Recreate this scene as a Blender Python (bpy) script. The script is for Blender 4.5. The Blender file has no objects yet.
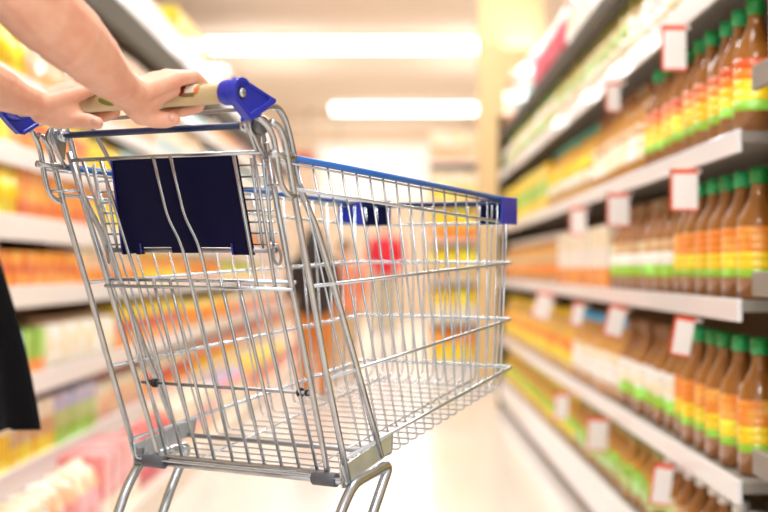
import bpy, bmesh, math, random
from mathutils import Vector, Matrix, Quaternion
random.seed(7)
R=math.radians; PI=math.pi
S=bpy.context.scene; COL=S.collection
H=.892                                   # height of the eye above the floor

# ---------------------------------------------------------------- materials
MATS={}
def mat(name,color,rough=.5,metal=0,emit=None,estr=0,coat=0,trans=0,sss=0,noise=None,bump=0,spec=.5):
    if name in MATS: return MATS[name]
    m=bpy.data.materials.new(name); m.use_nodes=True; nt=m.node_tree; b=nt.nodes['Principled BSDF']
    c=tuple(color)+(1,)
    b.inputs['Base Color'].default_value=c; b.inputs['Roughness'].default_value=rough
    b.inputs['Metallic'].default_value=metal; b.inputs['Coat Weight'].default_value=coat
    b.inputs['Transmission Weight'].default_value=trans
    b.inputs['Specular IOR Level'].default_value=spec
    if sss:
        b.inputs['Subsurface Weight'].default_value=sss
        b.inputs['Subsurface Radius'].default_value=(.012,.005,.003); b.inputs['Subsurface Scale'].default_value=1
    if emit: b.inputs['Emission Color'].default_value=tuple(emit)+(1,); b.inputs['Emission Strength'].default_value=estr
    if noise:
        sc,c2,lo,hi=noise
        tc=nt.nodes.new('ShaderNodeTexCoord'); n=nt.nodes.new('ShaderNodeTexNoise'); n.inputs['Scale'].default_value=sc; n.inputs['Detail'].default_value=4
        r=nt.nodes.new('ShaderNodeValToRGB'); r.color_ramp.elements[0].position=lo; r.color_ramp.elements[1].position=hi
        r.color_ramp.elements[0].color=c; r.color_ramp.elements[1].color=tuple(c2)+(1,)
        nt.links.new(tc.outputs['Object'],n.inputs['Vector']); nt.links.new(n.outputs['Fac'],r.inputs['Fac']); nt.links.new(r.outputs['Color'],b.inputs['Base Color'])
        if bump:
            bp=nt.nodes.new('ShaderNodeBump'); bp.inputs['Strength'].default_value=bump; bp.inputs['Distance'].default_value=.002
            nt.links.new(n.outputs['Fac'],bp.inputs['Height']); nt.links.new(bp.outputs['Normal'],b.inputs['Normal'])
    MATS[name]=m; return m
def srgb(r,g,b):
    f=lambda v:(v/255/12.92) if v/255<=.04045 else ((v/255+.055)/1.055)**2.4
    return (f(r),f(g),f(b))
chrome=mat('zinc_wire',(.60,.67,.74),.25,.92,noise=(60,(.50,.57,.64),.35,.7))
tubem=mat('zinc_tube',(.54,.57,.60),.25,.94,noise=(45,(.44,.47,.50),.35,.7))
dchrome=mat('steel_dark',(.34,.34,.36),.38,.8)
bluer=mat('blue_coating',srgb(22,104,190),.3,coat=.4)
bluebar=mat('navy_coating',srgb(10,36,84),.35,coat=.15)
bluep=mat('blue_plastic',srgb(36,50,178),.38,coat=.25)
navy=mat('navy_plastic',srgb(7,9,52),.5,spec=.1)
navyedge=mat('navy_edge',srgb(38,42,140),.35)
grey=mat('grey_rubber',srgb(92,94,104),.55)
black=mat('black_rubber',srgb(25,25,28),.6)
beigeh=mat('handle_sleeve',srgb(206,186,146),.38,coat=.3,noise=(18,srgb(196,172,128),.4,.7))
skin=mat('skin',srgb(234,182,156),.48,sss=.12,noise=(34,srgb(226,160,134),.42,.72),bump=.12,spec=.4)
nail=mat('nail',srgb(240,190,175),.25,coat=.5)
cloth=mat('black_cloth',srgb(5,6,10),.95,noise=(90,srgb(9,10,16),.4,.7),bump=.3,spec=.12)
hairm=mat('dark_hair',srgb(32,24,22),.5)

# ---------------------------------------------------------------- mesh helpers
class MB:
    def __init__(s): s.v=[];s.f=[];s.m=[];s.sm=[]
    def add(s,vs,fs,mi=0,smooth=True):
        o=len(s.v); s.v+= [tuple(v) for v in vs]
        for f in fs: s.f.append([i+o for i in f]); s.m.append(mi); s.sm.append(smooth)
        return s
    def box(s,x0,x1,y0,y1,z0,z1,mi=0):
        vs=[(x,y,z) for z in(z0,z1) for y in(y0,y1) for x in(x0,x1)]
        return s.add(vs,[(0,2,3,1),(4,5,7,6),(0,1,5,4),(2,6,7,3),(0,4,6,2),(1,3,7,5)],mi,False)
    def tube(s,pts,r,seg=8,mi=0,closed=False,flat=1):
        P=[Vector(p) for p in pts]; n=len(P)
        rr=r if isinstance(r,(list,tuple)) else [r]*n
        T=[]
        for i in range(n):
            a=P[(i-1)%n] if (closed or i>0) else P[i]; b=P[(i+1)%n] if (closed or i<n-1) else P[i]
            T.append((b-a).normalized())
        up=Vector((0,0,1)) if abs(T[0].z)<.9 else Vector((1,0,0))
        N=(up-T[0]*up.dot(T[0])).normalized(); vs=[];fs=[]
        for i in range(n):
            if i: 
                q=T[i-1].rotation_difference(T[i]); N=(q@N); N=(N-T[i]*N.dot(T[i])).normalized()
            B=T[i].cross(N)
            for k in range(seg):
                a=2*PI*k/seg; vs.append(P[i]+(N*math.cos(a)+B*math.sin(a)*flat)*rr[i])
        for i in range(n-1+(1 if closed else 0)):
            for k in range(seg):
                a=i*seg;b=((i+1)%n)*seg;k2=(k+1)%seg
                fs.append((a+k,a+k2,b+k2,b+k))
        if not closed:
            fs.append(tuple(range(seg))[::-1]); fs.append(tuple((n-1)*seg+k for k in range(seg)))
        return s.add(vs,fs,mi)
    def lathe(s,prof,c=(0,0,0),seg=14,mi=0,axis='z'):
        vs=[];fs=[]
        for r,h in prof:
            for k in range(seg):
                a=2*PI*k/seg; x,y=r*math.cos(a),r*math.sin(a)
                p={'z':(x,y,h),'x':(h,x,y),'y':(y,h,x)}[axis]
                vs.append((p[0]+c[0],p[1]+c[1],p[2]+c[2]))
        n=len(prof)
        for i in range(n-1):
            for k in range(seg):
                k2=(k+1)%seg; fs.append((i*seg+k,i*seg+k2,(i+1)*seg+k2,(i+1)*seg+k))
        fs.append(tuple(range(seg))[::-1]); fs.append(tuple((n-1)*seg+k for k in range(seg)))
        return s.add(vs,fs,mi)
    def ell(s,c,r,rot=None,seg=16,rings=10,mi=0):
        vs=[];fs=[]; M=rot.to_matrix() if rot else Matrix.Identity(3)
        for i in range(1,rings):
            t=PI*i/rings
            for k in range(seg):
                a=2*PI*k/seg
                vs.append(M@Vector((r[0]*math.sin(t)*math.cos(a),r[1]*math.sin(t)*math.sin(a),r[2]*math.cos(t)))+Vector(c))
        vs.append(M@Vector((0,0,r[2]))+Vector(c)); vs.append(M@Vector((0,0,-r[2]))+Vector(c))
        t=len(vs)-2
        for i in range(rings-2):
            for k in range(seg):
                k2=(k+1)%seg; fs.append((i*seg+k,(i+1)*seg+k,(i+1)*seg+k2,i*seg+k2))
        for k in range(seg):
            k2=(k+1)%seg; fs.append((t,k,k2)); fs.append((t+1,(rings-2)*seg+k2,(rings-2)*seg+k))
        return s.add(vs,fs,mi)
    def capsule(s,a,b,ra,rb,seg=14):
        a=Vector(a);b=Vector(b);d=(b-a);L=max(d.length,1e-5);d.normalize()
        pts=[];rs=[]
        for t in(1.0,.92,.75,.5,.25): pts.append(a-d*ra*t*.999); rs.append(ra*math.sqrt(max(0,1-t*t))+ra*.02)
        pts.append(a);rs.append(ra)
        pts.append(b);rs.append(rb)
        for t in(.25,.5,.75,.92,1.0): pts.append(b+d*rb*t*.999); rs.append(rb*math.sqrt(max(0,1-t*t))+rb*.02)
        return s.tube(pts,rs,seg)
    def mesh(s,name,mats):
        me=bpy.data.meshes.new(name); me.from_pydata(s.v,[],s.f)
        for m in mats: me.materials.append(m)
        me.polygons.foreach_set('material_index',s.m); me.polygons.foreach_set('use_smooth',s.sm)
        me.update(); return me
    def build(s,name,mats,parent=None,bevel=0):
        if not isinstance(mats,(list,tuple)): mats=[mats]
        o=bpy.data.objects.new(name,s.mesh(name,mats)); COL.objects.link(o); o.parent=parent
        if bevel:
            b=o.modifiers.new('b','BEVEL'); b.width=bevel; b.segments=2; b.limit_method='ANGLE'
        return o
def fillet(pts,r,n=5,closed=False):
    P=[Vector(p) for p in pts]; out=[]; N=len(P)
    for i,p in enumerate(P):
        if not closed and i in(0,N-1): out.append(p); continue
        a=P[i-1]; b=P[(i+1)%N]
        d1=(a-p); d2=(b-p); l=min(r,d1.length*.48,d2.length*.48)
        q1=p+d1.normalized()*l; q2=p+d2.normalized()*l
        for k in range(n+1):
            t=k/n; out.append(q1*(1-t)**2+p*2*t*(1-t)+q2*t*t)
    return out
def empty(name,loc=(0,0,0),rz=0):
    o=bpy.data.objects.new(name,None); COL.objects.link(o); o.location=loc; o.rotation_euler=(0,0,rz); o.empty_display_size=.05; return o
def tag(o,label=None,cat=None,group=None,kind=None):
    if label:o['label']=label
    if cat:o['category']=cat
    if group:o['group']=group
    if kind:o['kind']=kind
    return o
def struct(name,mb,m,bevel=0):
    return tag(mb.build(name,m,None,bevel),kind='structure')

# ---------------------------------------------------------------- camera
cd=bpy.data.cameras.new('camera'); cam=bpy.data.objects.new('camera',cd); COL.objects.link(cam); S.camera=cam
FPX=1600.
cd.sensor_width=36; cd.lens=FPX/768*36; cd.clip_start=.05
PITCH=math.atan(14/FPX); YAW=10/FPX
cam.location=(0,0,H); cam.rotation_euler=(PI/2+PITCH,0,YAW)
cd.dof.use_dof=True; cd.dof.focus_distance=2.22; cd.dof.aperture_fstop=(cd.lens/1000)/.0235; cd.dof.aperture_blades=0

# ---------------------------------------------------------------- the shopping cart, local frame: x = to its right, y = forward, z = up
K=.82
TH=.6092; CX=-.4216*K; CY=2.5858*K; ROLL=.01
CARTM=Matrix.Translation((0,0,H))@Matrix.Rotation(YAW,4,'Z')@Matrix.Rotation(ROLL,4,'Y')@Matrix.Translation((CX,CY,-H))@Matrix.Rotation(-TH,4,'Z')
cart=empty('shopping_cart'); cart.matrix_world=CARTM
tag(cart,'empty chrome wire shopping cart with blue handle ends and navy child seat flap','shopping cart')
def part(mb,name,m,parent=None,label=None,bevel=0):
    o=mb.build(name,m,parent or cart,bevel)
    if label:o['label']=label
    return o
def lerp(a,b,t): return a+(b-a)*t
def vl(a,b,t): return Vector(a).lerp(Vector(b),t)
# reference lines of the right side (mirror x for the left)
RIM_R=(.2140,.0440,1.0385); RIM_F=(.1574,.7478,1.0084)
T2_TOP=(.207,.0778,1.0691); T2_BOT=(.1984,.2400,.598)
T3_TOP=(.2,.0872,1.0947); T3_BOT=(.1902,.324,.628)
T2P=[(.2145,.0705,1.0580),(.2135,.0850,1.0146),(.2125,.1000,.9695),(.2075,.1400,.8645),(.2030,.1800,.7540),(.1984,.2390,.601)]
def t2(z):                       # rear upright: s,w at height z
    for a,b in zip(T2P,T2P[1:]):
        if z>=b[2]: t=(a[2]-z)/(a[2]-b[2]); return (lerp(a[0],b[0],t),lerp(a[1],b[1],t),z)
    return b
def mirror(pts,s): return [(p[0]*s,p[1],p[2]) for p in pts]
# handle
AX=(-.0135,1.112)
hb=MB().tube([(-.188,AX[0],AX[1]),(-.187,AX[0],AX[1]),(.187,AX[0],AX[1]),(.188,AX[0],AX[1])],[.0125,.0135,.0135,.0125],24)
handle=part(hb,'handle_bar',beigeh)
# printed patches on the sleeve
def patch(w0,w1,a0,a1,c,name,blob=False):
    mb=MB(); n=8; vs=[];fs=[]; r=.0139
    for i in range(n+1):
        for j in range(n+1):
            u=i/n;v=j/n
            if blob:
                uu=(u-.5)*2; vv=(v-.5)*2
                # square to disc
                x=uu*math.sqrt(1-vv*vv/2); y=vv*math.sqrt(1-uu*uu/2)
                x*=1+.15*math.sin(5*y+w0*90); u=.5+x/2; v=.5+y/2
            a=R(lerp(a0,a1,v)); vs.append((lerp(w0,w1,u),AX[0]-r*math.cos(a),AX[1]+r*math.sin(a)))
    for i in range(n):
        for j in range(n): fs.append((i*(n+1)+j,(i+1)*(n+1)+j,(i+1)*(n+1)+j+1,i*(n+1)+j+1))
    mb.add(vs,fs); o=mb.build(name,mat('print_'+c[0],srgb(*c[1]),.4,coat=.3),handle); return o
patch(-.022,.022,-35,85,('leaf',(112,128,52)),'printed_leaf',True)
patch(.004,.022,10,70,('lime',(150,160,80)),'printed_leaf',True)
patch(-.050,-.036,30,80,('cream',(225,218,190)),'printed_patch',True)
patch(.118,.130,-12,55,('berry',(152,48,32)),'printed_berry',True)
patch(.128,.146,4,72,('white',(240,232,218)),'printed_patch')
patch(.126,.146,-16,6,('olive',(120,110,60)),'printed_patch')
patch(.144,.153,-8,52,('orange',(208,130,66)),'printed_carrot',True)
patch(.147,.156,50,95,('green2',(140,150,80)),'printed_leaf',True)
# handle brackets: collar + sloping box-shaped ear, bolt, recess
for s in(1,-1):
    b=MB()
    b.lathe([(.0135,.184*s),(.0158,.185*s),(.0165,.189*s),(.0165,.207*s),(.0155,.209*s)],(0,AX[0],AX[1]),24,axis='x')
    out=[]
    n=12
    for k in range(n+1):         # rounded top end around the bar
        a=R(45)+PI*k/n*1.0
        out.append((AX[0]+.0180*math.cos(a),AX[1]+.0180*math.sin(a)))
    tail=[(AX[0]+.006,1.0850),(.004,1.0775),(.0075,1.0785),(.0520,1.1040),(.0530,1.1085),(.0480,1.1095)]
    prof=out+tail
    x0,x1=.2035*s,.2150*s
    c=(sum(p[0] for p in prof)/len(prof),sum(p[1] for p in prof)/len(prof))
    vs=[(x0,p[0],p[1]) for p in prof]+[(x1,p[0],p[1]) for p in prof]; m=len(prof)
    fs=[(i,(i+1)%m,m+(i+1)%m,m+i) for i in range(m)]
    # recessed outer face
    inner=[(c[0]+(p[0]-c[0])*.78,c[1]+(p[1]-c[1])*.74) for p in prof]
    vs+=[(x1,p[0],p[1]) for p in inner]; vs+=[(x1-.004*s,p[0],p[1]) for p in inner]
    fs+=[(m+i,m+(i+1)%m,2*m+(i+1)%m,2*m+i) for i in range(m)]
    fs+=[(2*m+i,2*m+(i+1)%m,3*m+(i+1)%m,3*m+i) for i in range(m)]
    fs+=[tuple(3*m+i for i in range(m)),tuple(range(m))]
    b.add(vs,fs,0,False)
    # lip along the lower end
    b.tube([(.199*s,.0035,1.0785),(.199*s,.0530,1.1065)],[.0035,.0035],8)
    br=part(b,'handle_bracket',bluep,bevel=.0012)
    bb=MB().lathe([(.0062,.2080*s),(.0062,.2125*s),(.0050,.2145*s),(.0028,.2148*s)],(0,AX[0]+.002,AX[1]-.001),14,axis='x')
    bo=bb.build('bolt',chrome,br)
    bc=MB().lathe([(.0080,.2070*s),(.0080,.2117*s),(.0060,.2118*s)],(0,AX[0]+.002,AX[1]-.001),18,axis='x'); bc.build('bolt_socket',black,br)
# side uprights
for s in(1,-1):
    p=fillet(mirror([(.200,.030,1.094),(.2,.0690,1.1035),(.2,.0880,1.0900),(.2005,.1010,1.0600),(.2015,.1200,.9990),(.2005,.1560,.9500),(.2,.1950,.8780),(.1975,.2560,.7600),(.1925,.3260,.6270)],s),.012)
    part(MB().tube(p,.0046,10),'front_upright',tubem)
    p=fillet(mirror([(.212,.0440,1.0790),(.2142,.0580,1.0755)]+T2P,s),.010)
    part(MB().tube(p,.0045,10),'rear_upright',tubem)
    p=fillet(mirror([(.2050,.022,1.0860),(.2120,.0400,1.0745),(.2138,.0500,1.0575),(.2138,.0600,1.0150),(.2138,.0680,.9960),(.2138,.0820,.9875),(.2138,.0930,.9870)],s),.010)
    part(MB().tube(p,.0040,10),'handle_stay',tubem)
    # short tie wire at the J end
    part(MB().tube([(.2138*s,.0660,1.0005),(.176*s,.0860,1.0010)],.0022,6),'tie_wire',chrome)
    # lower side plate between uprights
    pl=MB(); z0=.0
    q=[(.1984,.2350,.598),(.1900,.3520,.6300),(.1885,.3560,.6560),(.1990,.2230,.6230)]
    vs=[(a[0]*s+d,a[1],a[2]) for d in(-.0012,.0012) for a in q]
    pl.add(vs,[(0,1,2,3),(7,6,5,4),(0,4,5,1),(1,5,6,2),(2,6,7,3),(3,7,4,0)],0,False)
    pp=part(pl,'side_plate',mat('plate_zinc',(.70,.76,.82),.38,.7,noise=(25,(.60,.66,.72),.4,.65)))
    MB().tube(fillet([(.1925*s,.3240,.6240),(.1895*s,.3560,.6310),(.1880*s,.3600,.6560)],.006),.0016,6).build('plate_edge',dchrome,pp)
# basket hoops: left side, front, right side
floor_line=lambda t:(lerp(.190,.148,t),lerp(.262,.748,t),lerp(.600,.703,t))
hoops=[('basket_hoop',.0026,t2(.9960),(.1558,.7544,.9707)),('basket_hoop',.0026,t2(.8690),(.1533,.7552,.9059)),
       ('basket_hoop',.0026,t2(.7445),(.1509,.7577,.8125)),('basket_hoop',.0030,t2(.6320),(.1492,.7626,.7329))]
for i,(nm,r,a,b) in enumerate(hoops):
    a=(a[0],a[1]-.004,a[2])
    p=fillet([(-a[0],a[1],a[2]),(-b[0],b[1],b[2]),(b[0],b[1],b[2]),a],.007,4)
    part(MB().tube(p,r,8),nm,chrome)
# rim: bare zinc at the rear, blue sleeve along the sides, navy-blue at the front
for s in(1,-1):
    mid=vl(RIM_R,RIM_F,.075)
    part(MB().tube(mirror([RIM_R,mid],s),.0050,10),'rim_tube',tubem)
    part(MB().tube(mirror([mid,vl(RIM_R,RIM_F,.5),vl(RIM_R,RIM_F,.955)],s),.0047,12),'rim_sleeve',bluer)
    part(MB().tube(mirror([vl(RIM_R,RIM_F,.95),vl(RIM_R,RIM_F,.99)],s),.0030,10),'rim_end',chrome)
    a=vl(RIM_R,RIM_F,.02);b=vl(RIM_R,RIM_F,.985)
    part(MB().tube(mirror([a-Vector((0,0,.0075)),b-Vector((0,0,.0075))],s),.0016,6),'rim_wire',chrome)
part(MB().tube([(-.150,.7520,1.0055),(0,.7535,1.0045),(.150,.7520,1.0055)],.0048,12),'front_rim_sleeve',bluebar,label='dark blue sleeve on the front rim')
# vertical side wires that wrap under as floor wires
NV=18
rim=lambda s:Vector(RIM_R).lerp(Vector(RIM_F),(s-RIM_R[1])/(RIM_F[1]-RIM_R[1]))
def flo(s):
    t=(s-.262)/(.748-.262); return Vector(floor_line(t))
for j in range(NV):
    u=j/(NV-1)
    st=lerp(.108,.735,u); sb=lerp(.300,.7300,u**1.02)
    T=rim(st); B=flo(sb)
    T=Vector((T.x-.0028,T.y,T.z-.004)); B=Vector((B.x-.0020,B.y,B.z))
    p=fillet([(-T.x,T.y,T.z),(-B.x,B.y,B.z),(B.x,B.y,B.z),tuple(T)],.008,4)
    part(MB().tube(p,.00165,6),'basket_wire',chrome)
# a few floor cross wires near the rear, ending on the lowest hoop
for j in range(3):
    B=flo(.276-.0225*j-.0); B.z=flo(.262).z+.004
    C=Vector((B.x,B.y-.006,B.z+.030))
    part(MB().tube(fillet([(-C.x,C.y,C.z),(-B.x,B.y,B.z),(B.x,B.y,B.z),tuple(C)],.006,3),.0016,6),'basket_wire',chrome)
# front wires that bend back into the floor
for j in range(13):
    w=lerp(-.134,.134,j/12); wb=w*.94
    p=fillet([(w*1.06,.7478,1.001),(w,.7560,.905),(wb,.7540,.711),(wb,.7220,.7015)],.014,4)
    part(MB().tube(p,.00165,6),'front_wire',chrome)
for w in(-.09,.09):
    part(MB().tube([(w*1.15,.262,.6035),(w*.95,.735,.7075)],.0015,6),'floor_rail',chrome)
# transverse tubes at the back of the basket floor
part(MB().tube([(-.191,.345,.630),(.191,.345,.630)],.0038,8),'floor_cross_tube',dchrome)
part(MB().tube([(-.1985,.2385,.6000),(.1985,.2385,.6000)],.0050,10),'rear_cross_tube',tubem)
for s in(1,-1):
    part(MB().lathe([(.0085,-.020),(.0098,-.019),(.0098,.019),(.0085,.020)],(.160*s,.2375,.6010),16,axis='x'),'grey_sleeve',grey,bevel=0)
    # angled flat bracket at the corner of the rear tube
    part(MB().box(.1955*s-.0012,.1955*s+.0012,.2290,.2500,.592,.618),'corner_plate',tubem)
# front corner bumpers
for s in(1,-1):
    prof=[(.096*s,.752),(.150*s,.752),(.1585*s,.7475),(.1625*s,.700),(.1665*s,.700),(.1625*s,.752),(.1590*s,.7615),(.152*s,.7635),(.096*s,.762)]
    if s<0: prof=prof[::-1]
    m=len(prof)
    vs=[(p[0],p[1],.9690) for p in prof]+[(p[0],p[1],1.0135) for p in prof]
    fs=[(i,(i+1)%m,m+(i+1)%m,m+i) for i in range(m)]+[tuple(range(m))[::-1],tuple(range(m,2*m))]
    cb=part(MB().add(vs,fs,0,False),'corner_bumper',bluep,bevel=.0015)
    ib=MB().box(min(.094*s,.147*s),max(.094*s,.147*s),.7485,.7520,.9700,1.0120); ib.build('bumper_shade_face',navy,cb,.001)  # navy slab paints the shade on the bumper's inner front face
# ---- swinging rear gate
g0=Vector((0,.0565,1.070)); 
def G(w,z,off=0): return Vector((w,.068+off+(1.070-z)*.382,z))
gate=part(MB().tube(fillet([G(-.181,1.056),G(-.170,.86),G(-.1590,.609),G(.1590,.609),G(.170,.86),G(.181,1.056)],.004),.0042,10),'gate_frame',tubem)
def gp(mb,name,m): return mb.build(name,m,gate)
gp(MB().tube([G(-.175,1.044,-.004),G(.175,1.044,-.004)],.0030,8),'gate_rail',tubem)
gp(MB().tube([G(-.176,.8745,.004),G(.176,.8745,.004)],.0027,8),'gate_rail',chrome)
gp(MB().tube([G(-.174,.8650,-.004),G(.174,.8650,-.004)],.0027,8),'gate_rail',chrome)
for j in range(10):
    w=-.142+.0315*j
    if j in(0,1,8,9): p=[G(w*1.11,1.044),G(w,.870),G(w,.609)]
    elif j in(4,5): p=fillet([G(w,1.044,-.006),G(w,.960,-.006),G(w+.015,.928,-.008),G(w+.004,.609)],.02,4)
    else: p=[G(w,.877),G(w,.609)]
    gp(MB().tube(p,.0025,8),'gate_wire',tubem)
# folded child seat: wire grid, rod, flap
sg=lambda w,z,off=0:Vector((w-(1.035-z)*.09,.094+off+(1.05-z)*.34,z))
seat=part(MB().tube([sg(-.150,.917),sg(.158,.917)],.0036,10),'child_seat',dchrome)
for w in(-.155,-.136,.136,.155):
    MB().tube([sg(w,1.040),sg(w,.917)],.0022,6).build('seat_upright',chrome,seat)
for j in range(8):
    z=1.030-.0150*j
    for s in(1,-1): MB().tube([sg(.112*s,z,.003),sg(.160*s,z,.003)],.0015,6).build('seat_rung',chrome,seat)
for s in(1,-1):
    hk=[sg(.158*s+.004*math.cos(a)*s,.912+.012*math.sin(a)-.002,.004*math.cos(a)) for a in [2*PI*k/14 for k in range(14)]]
    MB().tube(hk,.0022,6,closed=True).build('seat_ring',dchrome,seat)
    MB().tube([sg(.152*s,.930),G(.160*s,1.036,.02)],.0025,6).build('seat_link',chrome,seat)
fl=MB(); 
prof=[(-.1110,1.046),(.1110,1.046),(.1140,1.042),(.1215,.9105),(.0880,.9105),(.0860,.9260),(.0820,.9260),(.0820,.9210),(.0250,.9210),(.0250,.9130),(-.0250,.9130),(-.0250,.9210),(-.0820,.9210),(-.0820,.9115),(-.0930,.9105),(-.0950,.9130),(-.1215,.9105),(-.1140,1.042)]
m=len(prof)
vs=[sg(p[0],p[1],-.006) for p in prof]+[sg(p[0],p[1],-.001) for p in prof]
fl.add(vs,[(i,m+i,m+(i+1)%m,(i+1)%m) for i in range(m)]+[tuple(range(m)),tuple(range(m,2*m))[::-1]],0,False)
flap=fl.build('seat_flap',navy,seat); flap['label']='navy blue plastic flap'
for a,b in(((-.1130,1.044),(-.1205,.912)),((.1130,1.044),(.1205,.912)),((.087,.926),(.087,.911)),((-.083,.926),(-.083,.912))):
    MB().tube([sg(a[0],a[1],-.007),sg(b[0],b[1],-.007)],.0015,6).build('flap_ridge',navyedge,flap)
# lower stop rod with black clips
rod=part(MB().tube([G(-.158,.722,.004),G(.158,.722,.004)],.0026,8),'stop_rod',dchrome)
for w in(-.132,.140):
    c=G(w,.722,.004)
    MB().lathe([(.003,-.003),(.0066,-.0025),(.0066,.0025),(.004,.003)],c,12,axis='x').build('black_clip',black,rod)
    MB().lathe([(.003,-.002),(.0045,-.002),(.0045,.002),(.003,.002)],c+Vector((.012 if w>0 else -.012,0,0)),10,axis='x').build('black_clip',black,rod)
# hinge bar and tear-drop hinge plates
part(MB().tube([(-.158,.0470,1.0770),(.172,.0470,1.0770)],.0046,12),'hinge_bar',bluebar,label='dark blue coated bar across the rear')
for s in(1,-1):
    hp=MB(); prof=[]
    for k in range(15):
        a=R(-20)+R(220)*k/14; prof.append((.052+.0130*math.cos(a),1.077+.0130*math.sin(a)))
    prof+=[(.056,1.046),(.061,1.044)]
    m=len(prof); x0=.176*s; x1=.181*s
    vs=[(x0,p[0],p[1]) for p in prof]+[(x1,p[0],p[1]) for p in prof]
    hp.add(vs,[(i,(i+1)%m,m+(i+1)%m,m+i) for i in range(m)]+[tuple(range(m)),tuple(range(m,2*m))[::-1]],0,False)
    h=part(hp,'hinge_plate',tubem,bevel=.0008)
    MB().lathe([(.0085,.162*s),(.0095,.165*s),(.0095,.176*s)],(0,.0500,1.0770),16,axis='x').build('hinge_boss',chrome,h)
    MB().lathe([(.0125,.181*s),(.0125,.193*s),(.0105,.196*s)],(0,.0520,1.0765),16,axis='x').build('hinge_boss',mat('boss_grey',srgb(120,122,126),.4,.6),h)
    loop=[(.1835*s,.052+.0150*math.cos(a),1.077+.0150*math.sin(a)) for a in [R(250-200*k/10) for k in range(11)]]+[(.1835*s,.064,1.058),(.1835*s,.0650,1.040)]
    MB().tube([(.1835*s,.0700,1.0350)]+[(.1835*s,.0560,1.0500)]+loop[:-2],.0026,8).build('hinge_loop',tubem,h)
# seat-back top wire
part(MB().tube(fillet([(-.1180,.110,1.020),(-.1450,.080,1.0950),(-.130,.0780,1.1010),(.150,.0780,1.1015),(.165,.082,1.090),(.158,.110,1.020)],.012),.0030,8),'seat_back_wire',dchrome)
# undercarriage
for s in(1,-1):
    x=.200*s; xi=.192*s
    p=fillet([(x,.020,.150),(x,.2190,.5600),(x,.2480,.5960),(xi,.3480,.6150),(xi,.3070,.5480),(xi,.200,.330),(x,.300,.165),(x*.86,.720,.150)],.018,6)
    part(MB().tube(p,.0075,14),'leg_tube',chrome)
for y,w in((.030,.200),(.300,.200)): part(MB().tube([(-w,y,.158),(w,y,.158)],.0065,10),'chassis_tube',chrome)
for x,y in((-.2,.030),(.2,.030),(-.172,.715),(.172,.715)):
    c=MB().tube([(x,y,.150),(x,y,.118)],.008,10)
    fo=part(c,'caster',dchrome)
    f=MB()
    for d in(-1,1): f.box(x+d*.016-.0015,x+d*.016+.0015,y-.030,y+.010,.048,.120)
    f.box(x-.0175,x+.0175,y-.022,y+.012,.1155,.1205)
    f.build('caster_fork',chrome,fo,.001)
    MB().lathe([(.020,-.012),(.053,-.012),(.057,-.007),(.057,.007),(.053,.012),(.020,.012)],(x,y-.018,.0575),28,axis='x').build('wheel',grey,fo)
# ================================================================= the person pushing the cart
def W(w,s,z): return CARTM@Vector((w,s,z))
person=empty('person'); person.matrix_world=Matrix.Translation((W(.02,-.44,0).x,W(.02,-.44,0).y,0))
tag(person,'person in a black dress gripping the cart handle with both bare hands','person')
PM=person.matrix_world.inverted()
def chain(mb,pts,rs):
    for i in range(len(pts)-1): mb.capsule(pts[i],pts[i+1],rs[i],rs[i+1])
body=MB()
def hand(mb,wr,mcps,paths,thumb,palmr):
    # palm: from the wrist to each knuckle
    for i,mc in enumerate(mcps):
        mb.capsule(wr[i],mc,palmr,.0108)
    for i in range(len(mcps)-1): mb.capsule(Vector(mcps[i]).lerp(Vector(wr[i]),.15),Vector(mcps[i+1]).lerp(Vector(wr[i+1]),.15),.0098,.0098)
    for mc,p in zip(mcps,paths): chain(mb,[mc]+p,[.0098,.0086,.0080,.0074,.0064][:len(p)+1])
    chain(mb,thumb,[.0150,.0135,.0112,.0106,.0085][:len(thumb)])
L_=lambda pts:[Vector(p) for p in pts]
# near hand
hand(body,
 L_([(.112,-.098,1.106),(.108,-.100,1.108),(.100,-.102,1.108),(.092,-.100,1.104)]),
 L_([(.132,-.046,1.1290),(.117,-.046,1.1330),(.101,-.048,1.1310),(.087,-.050,1.1260)]),
 [L_([(.135,-.014,1.1350),(.136,.0080,1.1210),(.122,.0080,1.0985),(.106,-.006,1.0915)]),
  L_([(.121,-.010,1.1370),(.123,.0110,1.1210),(.106,.0090,1.0970),(.090,-.008,1.0905)]),
  L_([(.103,-.012,1.1360),(.105,.0100,1.1200),(.090,.0080,1.0970),(.076,-.008,1.0905)]),
  L_([(.086,-.016,1.1330),(.088,.0060,1.1200),(.082,.0060,1.0985),(.073,-.008,1.0920)])],
 L_([(.102,-.088,1.092),(.097,-.070,1.0835),(.104,-.054,1.0790),(.115,-.044,1.0785),(.124,-.040,1.0790)]),.0150)
body.capsule((.104,-.090,1.100),(.106,-.058,1.104),.0175,.0130)      # heel of the palm
body.capsule((.110,-.100,1.110),(.112,-.058,1.122),.0165,.0135)      # back of the hand
body.capsule((.100,-.078,1.098),(.118,-.038,1.118),.0150,.0115)
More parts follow.
